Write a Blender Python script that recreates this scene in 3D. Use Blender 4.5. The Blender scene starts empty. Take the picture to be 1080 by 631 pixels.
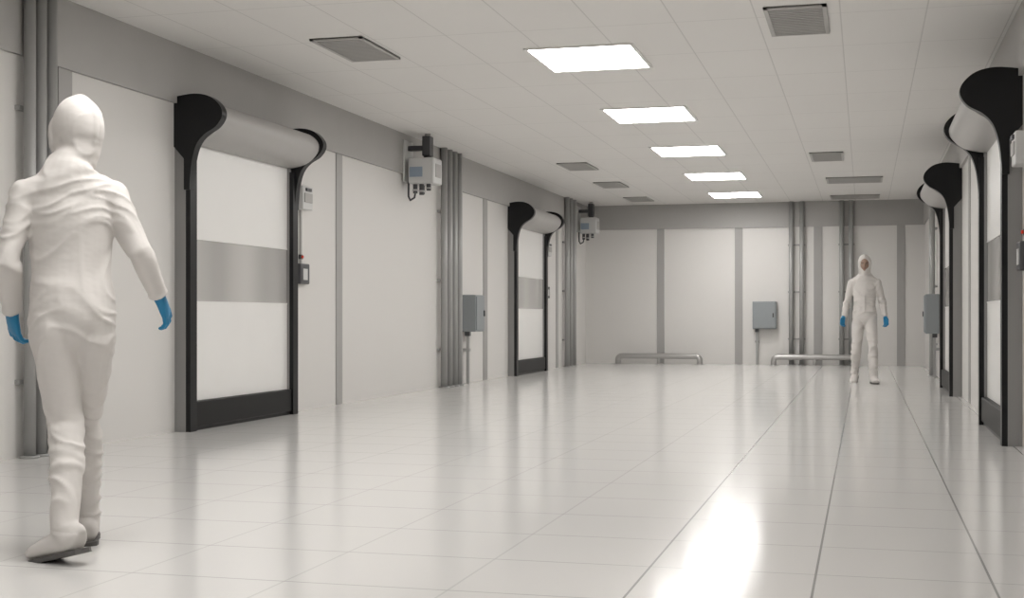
import bpy, bmesh, math
from mathutils import Vector, Matrix, noise
scene = bpy.context.scene
try:
    scene.view_settings.view_transform = 'Standard'
except Exception:
    pass
XL, XR, YB, YF, H = -5.38, 1.09, 26.0, -4.0, 3.13
CAM_H = 0.93

# ------------------------------------------------------------ materials
def mat(name, col, rough=0.5, metal=0.0, var=0.04, vscale=3.0, bump=0.0, bscale=40.0, bmap=(1,1,1), spec=0.5, coat=0.0, bdetail=4):
    m = bpy.data.materials.new(name); m.use_nodes = True
    nt = m.node_tree; N = nt.nodes; L = nt.links
    b = N['Principled BSDF']
    b.inputs['Roughness'].default_value = rough
    b.inputs['Metallic'].default_value = metal
    b.inputs['Specular IOR Level'].default_value = spec
    b.inputs['Coat Weight'].default_value = coat
    tc = N.new('ShaderNodeTexCoord')
    nz = N.new('ShaderNodeTexNoise'); nz.inputs['Scale'].default_value = vscale; nz.inputs['Detail'].default_value = 3
    L.new(tc.outputs['Object'], nz.inputs['Vector'])
    mx = N.new('ShaderNodeMix'); mx.data_type = 'RGBA'
    mx.inputs[6].default_value = (*[c*(1-var) for c in col], 1)
    mx.inputs[7].default_value = (*[min(1, c*(1+var)) for c in col], 1)
    L.new(nz.outputs['Fac'], mx.inputs[0])
    L.new(mx.outputs[2], b.inputs['Base Color'])
    if bump > 0:
        mp = N.new('ShaderNodeMapping'); mp.inputs['Scale'].default_value = bmap
        L.new(tc.outputs['Object'], mp.inputs['Vector'])
        n2 = N.new('ShaderNodeTexNoise'); n2.inputs['Scale'].default_value = bscale; n2.inputs['Detail'].default_value = bdetail
        L.new(mp.outputs[0], n2.inputs['Vector'])
        bp = N.new('ShaderNodeBump'); bp.inputs['Strength'].default_value = bump; bp.inputs['Distance'].default_value = 0.02
        L.new(n2.outputs['Fac'], bp.inputs['Height']); L.new(bp.outputs[0], b.inputs['Normal'])
    return m

def emis(name, col, s):
    m = bpy.data.materials.new(name); m.use_nodes = True
    b = m.node_tree.nodes['Principled BSDF']
    b.inputs['Base Color'].default_value = (*col, 1)
    b.inputs['Emission Color'].default_value = (*col, 1)
    b.inputs['Emission Strength'].default_value = s
    return m

def grid_mat(name, base, line, px, py, ox, oy, w, rough, strong_x=None, spec=0.5, base_line=0.35, var=0.03, coat=0.0):
    m = mat(name, base, rough, var=var, vscale=0.6, spec=spec, coat=coat)
    nt = m.node_tree; N = nt.nodes; L = nt.links
    b = N['Principled BSDF']
    src = b.inputs['Base Color'].links[0].from_socket
    geo = N.new('ShaderNodeNewGeometry'); sep = N.new('ShaderNodeSeparateXYZ')
    L.new(geo.outputs['Position'], sep.inputs[0])
    def M(op, a, bb=None, c=None):
        n = N.new('ShaderNodeMath'); n.operation = op
        for i, v in enumerate((a, bb, c)):
            if v is None: continue
            if isinstance(v, (int, float)): n.inputs[i].default_value = v
            else: L.new(v, n.inputs[i])
        return n.outputs[0]
    def line_mask(s, p, o, ww):
        t = M('ADD', s, -o + p*100 + p/2)
        t = M('MODULO', t, p)
        t = M('SUBTRACT', t, p/2)
        t = M('ABSOLUTE', t)
        return M('LESS_THAN', t, ww/2)
    mx_ = line_mask(sep.outputs[0], px, ox, w)
    my_ = line_mask(sep.outputs[1], py, oy, w)
    if strong_x is not None:
        st = M('GREATER_THAN', sep.outputs[0], strong_x)
        st = M('MULTIPLY_ADD', st, 1-base_line, base_line)
        mx_ = M('MULTIPLY', mx_, st)
        my_ = M('MULTIPLY', my_, 0.55)
    k = M('MAXIMUM', mx_, my_)
    mix = N.new('ShaderNodeMix'); mix.data_type = 'RGBA'
    L.new(k, mix.inputs[0]); L.new(src, mix.inputs[6]); mix.inputs[7].default_value = (*line, 1)
    L.new(mix.outputs[2], b.inputs['Base Color'])
    return m

M_wall = mat('wall_panel_paint', (0.70, 0.683, 0.66), 0.45, var=0.03, vscale=0.7)
M_band = mat('band_grey_paint', (0.40, 0.39, 0.377), 0.5)
M_strip = mat('joint_strip_grey', (0.38, 0.37, 0.36), 0.45)
M_ceil = grid_mat('ceiling_tile', (0.76, 0.743, 0.72), (0.60, 0.585, 0.565), 0.6, 1.2, -0.17, 0.3, 0.010, 0.6)
M_floor = grid_mat('raised_floor_tile', (0.69, 0.678, 0.66), (0.30, 0.295, 0.29), 0.6, 0.6, -0.17, 0.1, 0.009, 0.14, strong_x=-1.0, spec=0.3, base_line=0.25)
M_pipe = mat('pipe_grey', (0.38, 0.38, 0.372), 0.4, metal=0.2)
M_steel = mat('brushed_steel', (0.50, 0.49, 0.48), 0.35, metal=0.7)
M_black = mat('black_rubber', (0.008, 0.008, 0.009), 0.35, spec=0.3)
M_black2 = mat('black_bar', (0.010, 0.010, 0.010), 0.45, spec=0.25)
M_hood = mat('hood_grey', (0.42, 0.408, 0.395), 0.4)
M_curtain = mat('door_curtain_white', (0.82, 0.81, 0.79), 0.35, var=0.02)
M_alu = mat('post_aluminium', (0.27, 0.265, 0.26), 0.4, metal=0.1)
M_box = mat('cabinet_grey', (0.27, 0.29, 0.30), 0.45)
M_boxw = mat('device_white', (0.60, 0.60, 0.59), 0.4)
M_dark = mat('device_dark', (0.06, 0.06, 0.065), 0.4)
M_blue = mat('label_blue', (0.28, 0.34, 0.42), 0.4)
M_red = emis('indicator_red', (0.5, 0.03, 0.01), 0.3)
M_vent = mat('vent_grey', (0.42, 0.41, 0.395), 0.5)
M_ventd = mat('vent_slot_dark', (0.20, 0.195, 0.185), 0.6)
M_frame = mat('light_frame', (0.75, 0.74, 0.72), 0.4)
M_light = emis('light_diffuser', (1.0, 0.98, 0.955), 21.0)
M_suit = mat('cleanroom_suit_fabric', (0.665, 0.635, 0.608), 0.75, var=0.03, vscale=6, bump=0.12, bscale=16, bmap=(1,1,1.8), bdetail=1)
M_glove = mat('nitrile_glove_blue', (0.004, 0.19, 0.38), 0.4, bump=0.1, bscale=60)
M_skin = mat('face_skin', (0.36, 0.24, 0.18), 0.5, bump=0.05)
M_lip = mat('lips', (0.30, 0.14, 0.12), 0.5)
M_eye = mat('eye_white', (0.65, 0.63, 0.60), 0.2)
M_iris = mat('iris_dark', (0.03, 0.02, 0.015), 0.2)
M_sole = mat('boot_sole', (0.10, 0.095, 0.09), 0.6)

# window strip in the curtain: milky grey foil with wide soft streaks
M_win = mat('door_window_foil', (0.42, 0.405, 0.385), 0.16, var=0.05)
nt = M_win.node_tree
wv = nt.nodes.new('ShaderNodeTexNoise'); wv.inputs['Scale'].default_value = 1.0; wv.inputs['Detail'].default_value = 0
mp = nt.nodes.new('ShaderNodeMapping'); mp.inputs['Scale'].default_value = (1, 1.6, 0.02)
tc = nt.nodes.new('ShaderNodeTexCoord')
nt.links.new(tc.outputs['Object'], mp.inputs[0]); nt.links.new(mp.outputs[0], wv.inputs['Vector'])
rp = nt.nodes.new('ShaderNodeValToRGB')
rp.color_ramp.elements[0].position = 0.3; rp.color_ramp.elements[0].color = (0.43, 0.42, 0.405, 1)
rp.color_ramp.elements[1].position = 0.7; rp.color_ramp.elements[1].color = (0.57, 0.56, 0.54, 1)
nt.links.new(wv.outputs['Fac'], rp.inputs[0])
nt.links.new(rp.outputs[0], nt.nodes['Principled BSDF'].inputs['Base Color'])

# ------------------------------------------------------------ mesh helper
class MB:
    def __init__(s): s.bm = bmesh.new(); s.mats = []
    def mi(s, m):
        if m not in s.mats: s.mats.append(m)
        return s.mats.index(m)
    def box(s, x0, x1, y0, y1, z0, z1, m, bev=0.0):
        x0, x1 = min(x0, x1), max(x0, x1); y0, y1 = min(y0, y1), max(y0, y1)
        k = s.mi(m)
        g = bmesh.ops.create_cube(s.bm, size=1.0)
        vs = g['verts']
        for v in vs:
            v.co = Vector(((x0+x1)/2 + v.co.x*(x1-x0), (y0+y1)/2 + v.co.y*(y1-y0), (z0+z1)/2 + v.co.z*(z1-z0)))
        fs = set(f for v in vs for f in v.link_faces)
        for f in fs: f.material_index = k
        if bev > 0:
            es = list(set(e for v in vs for e in v.link_edges))
            r = bmesh.ops.bevel(s.bm, geom=es, offset=bev, segments=3, affect='EDGES', profile=0.5)
            for f in r['faces']: f.material_index = k
    def cyl(s, p0, p1, r, m, seg=16, r2=None):
        k = s.mi(m); p0 = Vector(p0); p1 = Vector(p1); d = p1-p0
        r2 = r if r2 is None else r2
        g = bmesh.ops.create_cone(s.bm, cap_ends=True, segments=seg, radius1=r, radius2=r2, depth=d.length)
        q = Vector((0, 0, 1)).rotation_difference(d)
        for v in g['verts']: v.co = q @ v.co + (p0+p1)/2
        for f in set(f for v in g['verts'] for f in v.link_faces):
            f.material_index = k
            f.smooth = len(f.verts) == 4
    def tube(s, pts, r, m, seg=14):
        k = s.mi(m); rings = []
        pts = [Vector(p) for p in pts]
        prev = None
        for i, p in enumerate(pts):
            t = (pts[min(i+1, len(pts)-1)] - pts[max(i-1, 0)]).normalized()
            if prev is None:
                a = Vector((0, 1, 0)) if abs(t.y) < 0.9 else Vector((1, 0, 0))
            else: a = prev
            a = (a - t*a.dot(t)).normalized(); prev = a
            b = t.cross(a)
            rings.append([s.bm.verts.new(p + (a*math.cos(w)+b*math.sin(w))*r) for w in [2*math.pi*j/seg for j in range(seg)]])
        for i in range(len(rings)-1):
            for j in range(seg):
                f = s.bm.faces.new([rings[i][j], rings[i][(j+1) % seg], rings[i+1][(j+1) % seg], rings[i+1][j]])
                f.material_index = k; f.smooth = True
        for rr in (rings[0], rings[-1]):
            f = s.bm.faces.new(rr); f.material_index = k
    def prism(s, prof, P, u0, u1, m):
        """prof: list of (p,z) closed; P maps (u,p,z)->world"""
        k = s.mi(m); n = len(prof)
        A = [s.bm.verts.new(P(u0, p, z)) for p, z in prof]
        B = [s.bm.verts.new(P(u1, p, z)) for p, z in prof]
        for i in range(n):
            f = s.bm.faces.new([A[i], A[(i+1) % n], B[(i+1) % n], B[i]]); f.material_index = k; f.smooth = True
        for u in (u0, u1):
            f = s.bm.faces.new([s.bm.verts.new(P(u, p, z)) for p, z in prof]); f.material_index = k
    def obj(s, name, parent=None, recalc=True):
        if recalc: bmesh.ops.recalc_face_normals(s.bm, faces=s.bm.faces[:])
        me = bpy.data.meshes.new(name); s.bm.to_mesh(me); s.bm.free()
        for m in s.mats: me.materials.append(m)
        o = bpy.data.objects.new(name, me); scene.collection.objects.link(o)
        if parent: o.parent = parent
        return o

def smooth_profile(pts, closed=False, n=5):
    out = []
    N = len(pts)
    for i in range(N-1):
        p0 = pts[max(i-1, 0)]; p1 = pts[i]; p2 = pts[i+1]; p3 = pts[min(i+2, N-1)]
        for j in range(n):
            t = j/n
            out.append(tuple(0.5*((2*p1[k]) + (-p0[k]+p2[k])*t + (2*p0[k]-5*p1[k]+4*p2[k]-p3[k])*t*t + (-p0[k]+3*p1[k]-3*p2[k]+p3[k])*t**3) for k in (0, 1)))
    out.append(pts[-1])
    return out

# ------------------------------------------------------------ room shell
def shell(name, x0, x1, y0, y1, z0, z1, m):
    b = MB(); b.box(x0, x1, y0, y1, z0, z1, m); return b.obj(name)
T = 0.2
shell('floor', XL-T, XR+T, YF-T, YB+T, -0.2, 0.0, M_floor)
shell('ceiling', XL-T, XR+T, YF-T, YB+T, H, H+0.2, M_ceil)
shell('wall_left', XL-T, XL, YF-T, YB+T, 0, H, M_wall)
shell('wall_right', XR, XR+T, YF-T, YB+T, 0, H, M_wall)
shell('wall_back', XL, XR, YB, YB+T, 0, H, M_wall)
shell('wall_front', XL, XR, YF-T, YF, 0, H, M_wall)
# upper grey band
BZ = 2.65
k = 1
for (a) in [(XL, XL+0.03, YF, YB), (XR-0.03, XR, YF, YB), (XL+0.03, XR-0.03, YB-0.03, YB)]:
    b = MB(); b.box(a[0], a[1], a[2], a[3], BZ, H, M_band)
    b.obj('trim_%d' % k); k += 1
# vertical joint strips
for y, w in [(7.25, .10), (8.12, .16), (13.1, .16), (18.7, .2), (23.4, .16), (3.0, .16)]:
    b = MB(); b.box(XL, XL+0.012, y-w/2, y+w/2, 0, BZ, M_strip); b.obj('trim_%d' % k); k += 1
for x, w in [(-3.88, .14), (-2.36, .15), (-0.86, .16), (0.66, .15)]:
    b = MB(); b.box(x-w/2, x+w/2, YB-0.012, YB, 0, BZ, M_strip); b.obj('trim_%d' % k); k += 1
for y, w in [(8.0, .16), (13.3, .3), (15.0, .2), (19.8, .2), (24, .2)]:
    b = MB(); b.box(XR-0.012, XR, y-w/2, y+w/2, 0, BZ, M_strip); b.obj('trim_%d' % k); k += 1

# ------------------------------------------------------------ pipes
def pipes(wall, pos, r=0.035, clamps=(0.5, 1.4, 2.3)):
    b = MB()
    off = r + 0.035
    for q in pos:
        if wall == 'L': c = (XL+off, q)
        elif wall == 'R': c = (XR-off, q)
        else: c = (q, YB-off)
        b.cyl((c[0], c[1], 0), (c[0], c[1], H), r, M_pipe)
        b.cyl((c[0], c[1], 0), (c[0], c[1], 0.015), r*1.6, M_pipe)
    q0, q1 = min(pos)-r*1.4, max(pos)+r*1.4
    for z in clamps:
        if wall == 'L': b.box(XL, XL+0.035, q0, q1, z-.015, z+.015, M_pipe)
        elif wall == 'R': b.box(XR-0.035, XR, q0, q1, z-.015, z+.015, M_pipe)
        else: b.box(q0, q1, YB-0.035, YB, z-.015, z+.015, M_pipe)
    return b.obj('conduit_pipes')
pipes('L', [7.62, 7.74, 7.86], .04)
pipes('L', [16.5, 16.72, 16.94, 17.16], .045)
pipes('L', [23.9, 24.2, 24.5], .045)
pipes('B', [-1.36, -1.16], .045)
pipes('B', [-0.42, -0.25], .045)
pipes('R', [21.6, 21.75], .04)

# ------------------------------------------------------------ doors
def door(n, side, y0, W=2.0):
    if side == 'L': P = lambda u, p, z: Vector((XL+p, y0+u, z))
    else: P = lambda u, p, z: Vector((XR-p, y0+u, z))
    b = MB()
    def bx(u0, u1, p0, p1, z0, z1, m, bev=0):
        a = P(u0, p0, z0); c = P(u1, p1, z1)
        b.box(a.x, c.x, a.y, c.y, z0, z1, m, bev)
    pw = 0.11
    for u0, u1 in ((0, pw), (W-pw, W)):
        bx(u0, u1, 0, 0.10, 0, 2.35, M_alu)
        bx(u0, u1, 0.10, 0.14, 0, 2.30, M_black)
    # curtain
    bx(pw, W-pw, 0.03, 0.075, 0.23, 1.05, M_curtain)
    bx(pw, W-pw, 0.03, 0.075, 1.57, 2.45, M_curtain)
    bx(pw, W-pw, 0.03, 0.070, 1.05, 1.57, M_win)
    bx(pw, W-pw, 0.03, 0.079, 1.045, 1.057, M_curtain)
    bx(pw, W-pw, 0.03, 0.079, 1.563, 1.575, M_curtain)
    # bottom bar with rubber lip
    bx(pw, W-pw, 0.02, 0.125, 0.03, 0.24, M_black2, 0.012)
    bx(pw, W-pw, 0.04, 0.105, 0.0, 0.03, M_black)
    # end caps (rounded nose sweeping back into the guide post)
    cap = smooth_profile([(0.0, 2.70), (0.18, 2.72), (0.32, 2.69), (0.41, 2.61), (0.425, 2.53), (0.37, 2.45), (0.27, 2.39), (0.20, 2.31), (0.16, 2.18), (0.142, 2.02), (0.14, 1.95)], n=5) + [(0.09, 1.95), (0.09, 2.2), (0.0, 2.3)]
    b.prism(cap, P, -0.015, 0.07, M_black)
    b.prism(cap, P, W-0.07, W+0.015, M_black)
    hood = smooth_profile([(0.0, 2.66), (0.18, 2.68), (0.30, 2.65), (0.375, 2.58), (0.38, 2.50), (0.33, 2.43), (0.24, 2.37), (0.10, 2.34), (0.0, 2.34)], n=5)
    b.prism(hood, P, 0.07, W-0.07, M_hood)
    return b.obj('door_%d' % n)
door(1, 'L', 9.65, 2.10)
door(2, 'L', 20.0, 2.12)
door(3, 'R', 10.1, 2.05)
door(4, 'R', 16.2, 2.1)

def controls(side, y):
    b = MB()
    def bx(u0, u1, p0, p1, z0, z1, m, bev=0):
        if side == 'L': b.box(XL+p0, XL+p1, y+u0, y+u1, z0, z1, m, bev)
        else: b.box(XR-p0, XR-p1, y+u0, y+u1, z0, z1, m, bev)
    bx(-.12, .12, 0, .09, 1.98, 2.21, M_boxw, .01)
    bx(-.09, .09, .09, .10, 2.05, 2.14, M_vent)
    bx(-.06, .06, .09, .105, 2.16, 2.19, M_dark)
    bx(-.03, .03, 0, .025, 1.495, 1.54, M_dark, .005)
    bx(-.014, .014, .025, .04, 1.505, 1.53, M_red, .004)
    bx(-.11, .11, 0, .06, 1.25, 1.45, M_dark, .01)
    bx(-.05, .05, .06, .065, 1.29, 1.40, M_boxw)
    bx(-.012, .012, 0, .02, 1.45, 1.98, M_vent)
    b.obj('door_control_panel')
controls('L', 12.1)
controls('R', 9.82)
controls('L', 22.5)

# ------------------------------------------------------------ cabinets
def cabinet(wall, q, z0, z1, w=0.42, d=0.2):
    b = MB()
    def bx(a0, a1, p0, p1, zz0, zz1, m, bev=0):
        if wall == 'L': b.box(XL+p0, XL+p1, q+a0, q+a1, zz0, zz1, m, bev)
        elif wall == 'R': b.box(XR-p0, XR-p1, q+a0, q+a1, zz0, zz1, m, bev)
        else: b.box(q+a0, q+a1, YB-p0, YB-p1, zz0, zz1, m, bev)
    bx(-w/2, w/2, 0.0, d, z0, z1, M_box, .012)
    bx(-w/2+.02, w/2-.02, d, d+.015, z0+.02, z1-.02, M_box, .006)
    bx(w/2-.07, w/2-.045, d+.015, d+.03, (z0+z1)/2-.04, (z0+z1)/2+.04, M_dark)
    c = -w/2+.08
    bx(c-.035, c+.035, .03, .1, z0-.06, z0, M_dark, .005)
    bx(c-.02, c+.02, .045, .085, 0, z0-.05, M_pipe)
    bx(c-.035, c+.035, .0, .095, z0*.65-.02, z0*.65+.02, M_pipe)
    b.obj('electrical_cabinet')
cabinet('L', 17.75, .72, 1.23)
cabinet('B', -1.86, .69, 1.22, .45, .16)
cabinet('R', 21.2, .67, 1.27)

# ------------------------------------------------------------ sensor units high on the wall
def sensor(y):
    b = MB(); X = XL
    b.box(X+.03, X+.05, y-.16, y+.16, 2.55, 3.05, M_boxw, .004)
    b.box(X+.05, X+.34, y-.04, y+.04, 2.93, 2.99, M_dark, .008)     # arm
    b.box(X+.24, X+.34, y-.07, y+.07, 2.86, 3.10, M_dark, .01)      # joint
    b.cyl((X+.29, y, 3.06), (X+.29, y, 3.13), .035, M_steel)
    b.box(X+.10, X+.42, y-.17, y+.17, 2.52, 2.83, M_boxw, .02)
    b.box(X+.12, X+.28, y-.176, y-.168, 2.60, 2.72, M_blue)
    b.box(X+.418, X+.426, y-.10, y+.10, 2.60, 2.76, M_vent)
    b.cyl((X+.29, y, 2.82), (X+.29, y, 2.88), .05, M_dark)
    for dx, dy, l in ((.16, -.08, .12), (.24, -.08, .14), (.33, -.08, .09), (.2, .07, .12)):
        b.cyl((X+dx, y+dy, 2.53), (X+dx, y+dy, 2.53-l), .028, M_dark)
        b.cyl((X+dx, y+dy, 2.53-l*.6), (X+dx, y+dy, 2.53-l*.75), .036, M_steel)
    b.tube([(X+.16, y-.08, 2.42), (X+.15, y-.08, 2.36), (X+.09, y-.06, 2.33), (X+.06, y-.04, 2.38), (X+.055, y-.02, 2.56)], .012, M_dark)
    b.obj('mounted_sensor_unit')
sensor(15.2)
sensor(25.1)

# ------------------------------------------------------------ bumper rails
def rail(x0, x1):
    b = MB(); y = YB-.28; r = .055; zt = .16
    pts = [(x0, y, 0.0), (x0, y, zt-.08)]
    for i in range(1, 6):
        a = math.pi/2*i/6; pts.append((x0+.08-.08*math.cos(a), y, zt-.08+.08*math.sin(a)))
    pts.append((x0+.08, y, zt)); pts.append((x1-.08, y, zt))
    for i in range(1, 6):
        a = math.pi/2*i/6; pts.append((x1-.08+.08*math.sin(a), y, zt-.08+.08*math.cos(a)))
    pts += [(x1, y, zt-.08), (x1, y, 0)]
    b.tube(pts, r, M_steel)
    for x in (x0, x1, (x0+x1)/2):
        b.cyl((x, y, 0), (x, y, .012), .09, M_steel)
    b.cyl(((x0+x1)/2, y, 0), ((x0+x1)/2, y, zt), .03, M_steel)
    b.obj('floor_guard_rail')
rail(-4.68, -3.08)
rail(-1.68, -0.15)

# ------------------------------------------------------------ ceiling lights + vents
for y in (1.3, 4.56, 7.82, 11.08, 14.35, 17.62, 20.9, 24.17):
    b = MB(); x0, x1 = -2.68, -1.83
    f = .03
    for a in ((x0-f, x0, y-.5-f, y+.5+f), (x1, x1+f, y-.5-f, y+.5+f), (x0, x1, y-.5-f, y-.5), (x0, x1, y+.5, y+.5+f)):
        b.box(*a, H-.012, H, M_frame)
    b.box(x0, x1, y-.5, y+.5, H-.008, H, M_light)
    b.obj('ceiling_light_panel')
def vent(x, y, w, l):
    b = MB()
    b.box(x-w/2, x+w/2, y-l/2, y+l/2, H-.008, H, M_ventd)
    for a in ((x-w/2, x-w/2+.03, y-l/2, y+l/2), (x+w/2-.03, x+w/2, y-l/2, y+l/2), (x-w/2, x+w/2, y-l/2, y-l/2+.03), (x-w/2, x+w/2, y+l/2-.03, y+l/2)):
        b.box(*a, H-.018, H, M_vent)
    n = int(l/.05)
    for i in range(1, n):
        yy = y-l/2+i*l/n
        b.box(x-w/2+.03, x+w/2-.03, yy-.013, yy+.013, H-.015, H, M_vent)
    b.obj('ceiling_vent')
for v in [(-4.03, 10.2, .44, .9), (-4.05, 19.0, .44, .9), (-4.08, 21.8, .44, .9), (-4.08, 24.6, .44, .9),
          (-.48, 10.05, .44, .95), (-.5, 18.7, .44, .95), (-.16, 22.0, .87, .85), (-.17, 25.1, .87, .7)]:
    vent(*v)

# ------------------------------------------------------------ people
def loft(bm, rings, ref=Vector((1, 0, 0)), seg=20):
    R = []; n = len(rings)
    cs = [Vector(r[0]) for r in rings]
    for i in range(n):
        t = (cs[min(i+1, n-1)] - cs[max(i-1, 0)]).normalized()
        s = (ref - t*ref.dot(t)).normalized(); f = t.cross(s)
        R.append([bm.verts.new(cs[i] + s*math.cos(a)*rings[i][1] + f*math.sin(a)*rings[i][2]) for a in [2*math.pi*j/seg for j in range(seg)]])
    for i in range(n-1):
        for j in range(seg):
            bm.faces.new([R[i][j], R[i][(j+1) % seg], R[i+1][(j+1) % seg], R[i+1][j]])
    bm.faces.new(R[0][::-1]); bm.faces.new(R[-1])
def ell(bm, c, rx, ry, rz, M=None, seg=20):
    g = bmesh.ops.create_uvsphere(bm, u_segments=seg, v_segments=seg//2+2, radius=1)
    for v in g['verts']:
        co = Vector((v.co.x*rx, v.co.y*ry, v.co.z*rz)) + Vector(c)
        v.co = M @ co if M else co
    return g['verts']
def mixr(pts, n=3):
    """smooth densify (c,rx,ry) by Catmull-Rom"""
    out = []
    N = len(pts)
    def vec(p): c = Vector(p[0]); return [c.x, c.y, c.z, p[1], p[2]]
    Q = [vec(p) for p in pts]
    for i in range(N-1):
        p0, p1, p2, p3 = Q[max(i-1, 0)], Q[i], Q[i+1], Q[min(i+2, N-1)]
        for j in range(n):
            t = j/n
            v = [0.5*(2*b + (c-a)*t + (2*a-5*b+4*c-d)*t*t + (3*b-a-3*c+d)*t**3) for a, b, c, d in zip(p0, p1, p2, p3)]
            out.append((Vector(v[:3]), v[3], v[4]))
    out.append((Vector(pts[-1][0]), pts[-1][1], pts[-1][2])); return out

def finish(bm, name, mats, parent, voxel, sm=4, folds=None):
    bmesh.ops.recalc_face_normals(bm, faces=bm.faces[:])
    me = bpy.data.meshes.new(name); bm.to_mesh(me); bm.free()
    for m in mats: me.materials.append(m)
    o = bpy.data.objects.new(name, me); scene.collection.objects.link(o)
    for p in me.polygons: p.use_smooth = True
    if voxel:
        r = o.modifiers.new('fuse', 'REMESH'); r.mode = 'VOXEL'; r.voxel_size = voxel; r.use_smooth_shade = True
        s = o.modifiers.new('soft', 'SMOOTH'); s.iterations = sm; s.factor = 0.5
        if folds:
            dg = bpy.context.evaluated_depsgraph_get(); dg.update()
            new = bpy.data.meshes.new_from_object(o.evaluated_get(dg))
            o.modifiers.clear(); o.data = new
            nor = [v.normal.copy() for v in new.vertices]
            for v, n in zip(new.vertices, nor):
                v.co = v.co + n*folds(v.co.copy(), n)
            for p in new.polygons: p.use_smooth = True
    o.parent = parent
    return o

def make_folds(P, seed, amp):
    """cloth folds: soft ridges running across the limbs, stronger where the garment bunches"""
    joints = [(Vector(P['kneeL']), .13, 1.0), (Vector(P['kneeR']), .13, 1.0), (Vector(P['elL']), .10, 1.0), (Vector(P['elR']), .10, 1.0),
              (Vector(P['hip'])+Vector((0, -.05, -.12)), .17, .9), (Vector(P['hip'])+Vector((0, 0, .17)), .13, 1.0),
              (Vector(P['shL'])+Vector((.03, 0, -.10)), .10, .8), (Vector(P['shR'])+Vector((-.03, 0, -.10)), .10, .8)]
    off = Vector((seed*7.3, seed*3.1, seed*5.7))
    def f(p, n):
        if p.z < .12: return 0.0
        w = .38
        for c, r, a in joints:
            d = (p-c).length/r
            if d < 2.5: w = max(w, a*math.exp(-d*d*.7))
        if p.z < .42: w = max(w, .65)
        if p.z > 1.62: w = .22
        elif p.z > 1.47: w = .5
        warp = noise.noise(p*2.6+off)
        side = p.x*(3.0 if p.x > 0 else -3.0)
        q = Vector((p.x*4.5, p.y*4.5, p.z*11 + warp*4.0 + side)) + off
        a_ = noise.noise(q)
        ridge = (1-min(1, abs(a_)*2.4))**2
        b_ = noise.noise(Vector((p.x*7, p.y*7, p.z*6))+off)
        return amp*(w*(ridge*1.5-.45) + .55*b_*(.5 if p.z > 1.47 else 1))
    return f

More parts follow.
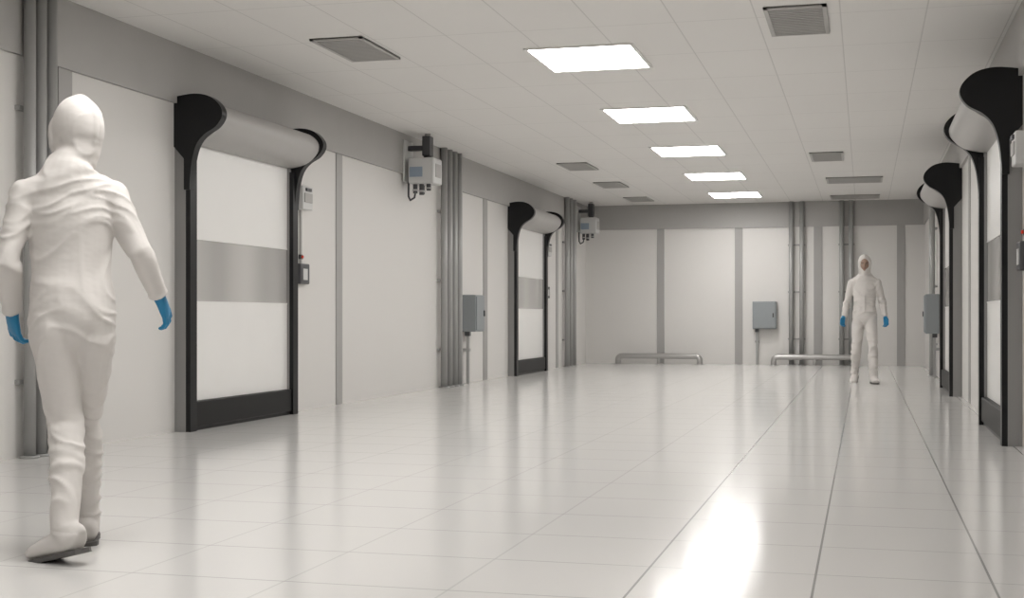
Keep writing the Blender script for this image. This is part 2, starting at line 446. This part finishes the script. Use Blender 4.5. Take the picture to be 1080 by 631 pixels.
def person(name, loc, heading, P):
    root = bpy.data.objects.new(name, None); scene.collection.objects.link(root)
    root.location = loc; root.rotation_euler = (0, 0, heading); root.empty_display_size = .3
    V = Vector
    feetM = {}
    for s in ('L', 'R'):
        fx, fy, yaw, pitch, lift = P['foot'+s]
        ball = V((0, .11, 0))
        feetM[s] = (Matrix.Translation((fx, fy, lift)) @ Matrix.Rotation(yaw, 4, 'Z') @ Matrix.Translation(ball)
                    @ Matrix.Rotation(-pitch, 4, 'X') @ Matrix.Translation(-ball))
    bm = bmesh.new()
    hx, hy, hz = P['hip']; sx, sy = P['chest']
    def tc_(z):   # torso centre line
        t = max(0, min(1, (z-hz)/(1.45-hz)))
        return V((hx+(sx-hx)*t, hy+(sy-hy)*t, z))
    tor = [(.79, .07, .06), (.83, .13, .10), (.88, .160, .128), (.94, .166, .138), (1.02, .158, .130), (1.10, .148, .114),
           (1.20, .152, .112), (1.30, .165, .122), (1.37, .166, .120), (1.43, .148, .104), (1.47, .115, .088), (1.51, .085, .078), (1.56, .075, .074)]
    loft(bm, mixr([(tc_(z), a, b) for z, a, b in tor], 3), seg=32)
    # legs
    for s, sg in (('L', -1), ('R', 1)):
        hipj = V((hx+sg*.080, hy-.008, hz-.04)); ank = feetM[s] @ V((0, -.005, .10)); kn = V(P['knee'+s])
        th = kn-hipj; sh = ank-kn
        back = V((0, -.015, 0))
        loft(bm, mixr([(hipj+V((0, 0, .05)), .080, .11), (hipj+th*.12, .088, .122), (hipj+th*.35, .083, .104), (hipj+th*.6, .075, .088), (hipj+th*.85, .067, .076), (kn, .064, .071)], 3))
        loft(bm, mixr([(kn-sh*.05, .062, .067), (kn+sh*.12+back, .065, .071), (kn+sh*.35+back, .065, .072), (kn+sh*.6+back*.5, .059, .064), (kn+sh*.85, .054, .060), (ank, .054, .062)], 3))
        loft(bm, [(kn+sh*.38+back, .060, .066), (kn+sh*.42+back, .070, .078), (kn+sh*.45+back, .070, .077), (kn+sh*.49+back, .058, .064)])
        ell(bm, kn, .064, .070, .075)
        M = feetM[s]
        loft(bm, mixr([(M @ V((0, -.085, .055)), .028, .035), (M @ V((0, -.07, .06)), .042, .052), (M @ V((0, -.02, .065)), .048, .058), (M @ V((0, .05, .057)), .049, .048),
                  (M @ V((0, .12, .045)), .054, .036), (M @ V((0, .17, .04)), .050, .030), (M @ V((0, .205, .036)), .034, .022)], 2), seg=18)
        loft(bm, [(M @ V((0, -.02, .05)), .05, .062), (M @ V((0, -.01, .11)), .053, .062)])
    # arms
    for s, sg in (('L', -1), ('R', 1)):
        sh = V(P['sh'+s]); el = V(P['el'+s]); wr = V(P['wr'+s]); ua = el-sh; fa = wr-el
        c = tc_(1.42)
        loft(bm, [(c+V((sg*.05, 0, .0)), .085, .09), (c.lerp(sh, .7)+V((0, 0, .005)), .074, .082), (sh+ua*.08, .062, .070)], ref=V((0, 0, 1)))
        ell(bm, sh, .060, .068, .062)
        loft(bm, mixr([(sh, .058, .068), (sh+ua*.3, .057, .065), (sh+ua*.7, .050, .055), (el, .047, .051), (el+fa*.25, .048, .052), (el+fa*.6, .043, .047),
                  (el+fa*.88, .038, .041), (el+fa*1.02, .033, .036)], 3))
        loft(bm, [(el+fa*.92, .034, .037), (el+fa*.95, .040, .043), (el+fa*.985, .040, .043), (el+fa*1.0, .034, .037)])
        ell(bm, el, .048, .052, .052)
    # hood
    HC = V(P['head']); HM = Matrix.Translation(HC) @ Matrix.Rotation(P['headyaw'], 4, 'Z') @ Matrix.Rotation(P.get('headtilt', 0), 4, 'X')
    ell(bm, (0, -.018, .014), .093, .108, .124, HM, 28)
    ell(bm, (0, .005, -.05), .083, .090, .085, HM, 24)
    nk = tc_(1.47)
    loft(bm, mixr([(HM @ V((0, -.01, -.02)), .086, .098), (HM @ V((0, -.012, -.09)), .078, .088), (nk.lerp(HC, .35)+V((0, -.01, 0)), .080, .088), (nk+V((0, -.01, .03)), .110, .100), (nk+V((0, -.005, -.02)), .158, .116), (nk+V((0, 0, -.045)), .166, .120), (nk+V((0, 0, -.055)), .15, .106)], 3))
    n = 28; rr = []
    for i in range(n):
        a = 2*math.pi*i/n
        rr.append(HM @ V((.068*math.cos(a), .066+.004*math.cos(2*a), .092*math.sin(a)-.012)))
    for i in range(n):
        p, q = rr[i], rr[(i+1) % n]
        loft(bm, [(p, .013, .013), (q, .013, .013)], ref=HM.to_3x3() @ V((0, 1, 0)), seg=8)
    # seam over crown
    def seam(ptsl, r):
        for p, q in zip(ptsl[:-1], ptsl[1:]):
            loft(bm, [(p, r, r), (q, r, r)], ref=HM.to_3x3() @ V((.3, .2, .9)), seg=8)
    seam([HM @ V((0, -.018+.110*math.cos(math.radians(a)), .014+.126*math.sin(math.radians(a)))) for a in range(35, 235, 12)], .0065)
    loft(bm, [(tc_(1.44)+V((0, .098, 0)), .014, .008), (tc_(1.2)+V((0, .111, 0)), .014, .008), (tc_(1.0)+V((0, .132, 0)), .014, .008)], seg=8)
    finish(bm, 'suit_body', [M_suit], root, P.get('voxel', .010), P.get('sm', 6), make_folds(P, P['seed'], P['amp']))
    # soles
    for s in ('L', 'R'):
        M = feetM[s]; b2 = bmesh.new()
        out = [(-.095, .02), (-.085, .038), (-.05, .046), (0, .044), (.05, .045), (.11, .055), (.16, .053), (.2, .038), (.215, .018)]
        loop = [(w, y) for y, w in out] + [(-w, y) for y, w in reversed(out)]
        A = [b2.verts.new(M @ V((x, y, 0))) for x, y in loop]; B = [b2.verts.new(M @ V((x, y, .018))) for x, y in loop]
        for i in range(len(loop)):
            j = (i+1) % len(loop); b2.faces.new([A[i], A[j], B[j], B[i]])
        b2.faces.new(A[::-1]); b2.faces.new(B)
        o = finish(b2, 'boot_sole_'+s, [M_sole], root, 0)
        for p in o.data.polygons: p.use_smooth = False
    # hands
    for s, sg in (('L', -1), ('R', 1)):
        el = V(P['el'+s]); wr = V(P['wr'+s]); d = (wr-el).normalized()
        z = -d; y = V((0, 1, 0)); y = (y - z*y.dot(z)).normalized(); x = y.cross(z)
        R = Matrix((x, y, z)).transposed().to_4x4()
        M = Matrix.Translation(wr + d*.005) @ R @ Matrix.Rotation(P['twist'+s], 4, 'Z')
        hb = bmesh.new()
        refx = (M.to_3x3() @ V((1, 0, 0)))
        def L(rings, seg=12): loft(hb, [(M @ V(c), a, b_) for c, a, b_ in rings], ref=refx, seg=seg)
        L([((0, 0, .035), .030, .032), ((0, 0, 0), .025, .029), ((0, 0, -.03), .020, .036), ((-sg*.002, 0, -.06), .017, .041), ((-sg*.004, 0, -.094), .012, .040)], 18)
        curl = P.get('curl', 1.0)
        for fy, ln, spread, bz in ((.031, .074, .14, -.088), (.0105, .082, .04, -.092), (-.0105, .076, -.06, -.090), (-.030, .060, -.18, -.084)):
            p = V((-sg*.003, fy, bz)); a = .18*curl
            pr = [(p + V((0, 0, .02)), .0095, .0095), (p.copy(), .0098, .0098)]
            for q, (fr, da, rd) in enumerate(((.45, .42, .0092), (.30, .5, .0085), (.25, .35, .0072))):
                p = p + V((-sg*math.sin(a), spread, -math.cos(a))).normalized()*ln*fr
                pr.append((p.copy(), rd, rd)); a += da*curl
            L(pr, 10); ell(hb, pr[-1][0], .0074, .0074, .0074, M, 8)
        tb = V((-sg*.006, .022, -.022)); t1 = tb + V((-sg*.35, .62, -.62)).normalized()*.042; t2 = t1 + V((-sg*.3, .35, -.85)).normalized()*.03; t3 = t2 + V((-sg*.35, .1, -.9)).normalized()*.024
        L([(tb, .017, .017), (t1, .0125, .0125), (t2, .011, .011), (t3, .0085, .0085)], 10); ell(hb, t3, .0087, .0087, .0087, M, 8)
        finish(hb, 'glove_'+s, [M_glove], root, .003, 2)
    # face
    fb = bmesh.new(); vs = ell(fb, (0, 0, 0), 1, 1, 1, None, 48)
    for v in vs:
        fr = max(0, v.co.y)
        x, y, z = v.co.x*.067, v.co.y*.088, v.co.z*.100
        if z < 0: x *= 1-.25*(-v.co.z)**1.5
        g = lambda cx, cz, sx_, sz_: math.exp(-((x-cx)/sx_)**2-((z-cz)/sz_)**2)
        if fr > 0:
            y += .026*g(0, -.018, .010, .014) + .014*g(0, .0, .008, .022) + .006*g(0, .028, .04, .010)
            y -= .013*(g(.030, .008, .017, .011) + g(-.030, .008, .017, .011))
            y += .007*g(0, -.050, .020, .006) + .005*g(0, -.060, .02, .005) - .004*g(0, -.055, .025, .002) + .008*g(0, -.082, .02, .012)
            y += .005*(g(.04, -.02, .018, .02)+g(-.04, -.02, .018, .02))
        v.co = HM @ V((x, y+.030, z-.012))
    finish(fb, 'face', [M_skin], root, 0)
    for sg in (-1, 1):
        eb = MB(); k0 = eb.mi(M_eye); k1 = eb.mi(M_iris)
        ell(eb.bm, (sg*.030, .0905, -.004), .0125, .0125, .0095, HM, 16)
        for f in eb.bm.faces: f.material_index = 0; f.smooth = True
        old = set(eb.bm.faces)
        ell(eb.bm, (sg*.030, .0995, -.004), .0062, .0045, .0062, HM, 12)
        for f in eb.bm.faces:
            if f not in old: f.material_index = 1; f.smooth = True
        old = set(eb.bm.faces)
        loft(eb.bm, [(HM @ V((sg*.012, .115, .014)), .003, .004), (HM @ V((sg*.03, .112, .019)), .004, .005), (HM @ V((sg*.046, .098, .014)), .002, .003)], ref=V((0, 0, 1)), seg=8)
        for f in eb.bm.faces:
            if f not in old: f.material_index = 1
        eb.obj('eye_'+('R' if sg > 0 else 'L'), root)
    lb = bmesh.new()
    loft(lb, [(HM @ V((-.024, .104, -.066)), .002, .002), (HM @ V((-.01, .1165, -.063)), .006, .005), (HM @ V((.01, .1165, -.063)), .006, .005), (HM @ V((.024, .104, -.066)), .002, .002)], ref=V((0, 0, 1)), seg=10)
    finish(lb, 'mouth', [M_lip], root, 0)
    return root

near = dict(hip=(0.01, 0.0, .93), chest=(0.0, .03), seed=1, amp=.0105,
    footL=(-.015, -.24, .65, .25, 0), footR=(.075, .22, -.05, 0, 0),
    kneeL=(-.015, -.01, .50), kneeR=(.06, .17, .50),
    shL=(-.165, .03, 1.40), elL=(-.235, -.04, 1.15), wrL=(-.215, .07, .95),
    shR=(.165, .03, 1.41), elR=(.255, -.03, 1.19), wrR=(.345, .06, 1.015),
    twistL=.5, twistR=-.6, curl=1.3, head=(.025, .055, 1.665), headyaw=.6, headtilt=-.12, voxel=.007, sm=7)
person('cleanroom_worker', (-3.02, 4.60, 0), math.radians(36), near)
far = dict(hip=(0, 0, .93), chest=(0, .02), seed=2, amp=.012,
    footL=(-.12, .22, .15, 0, 0), footR=(.13, -.18, -.15, .4, 0),
    kneeL=(-.11, .19, .50), kneeR=(.115, .07, .47),
    shL=(-.17, .02, 1.40), elL=(-.24, .0, 1.13), wrL=(-.275, .06, .93),
    shR=(.17, .02, 1.40), elR=(.24, -.05, 1.13), wrR=(.285, .02, .93),
    twistL=.9, twistR=-.9, curl=1.2, head=(0, .05, 1.665), headyaw=0, headtilt=0, voxel=.009, sm=4)
person('cleanroom_worker', (0.0, 19.3, 0), math.radians(180), far)

# ------------------------------------------------------------ world + camera
w = bpy.data.worlds.new('world'); scene.world = w; w.use_nodes = True
w.node_tree.nodes['Background'].inputs[0].default_value = (.8, .8, .8, 1)
w.node_tree.nodes['Background'].inputs[1].default_value = .3

f = 1400.0
cd = bpy.data.cameras.new('camera'); cam = bpy.data.objects.new('camera', cd); scene.collection.objects.link(cam)
cd.sensor_width = 36; cd.lens = f/1080*36
cd.shift_y = 18.5/1080
cam.location = (0, 0, CAM_H); cam.rotation_euler = (math.pi/2, 0, math.atan(372/f))
cd.clip_end = 200
scene.camera = cam
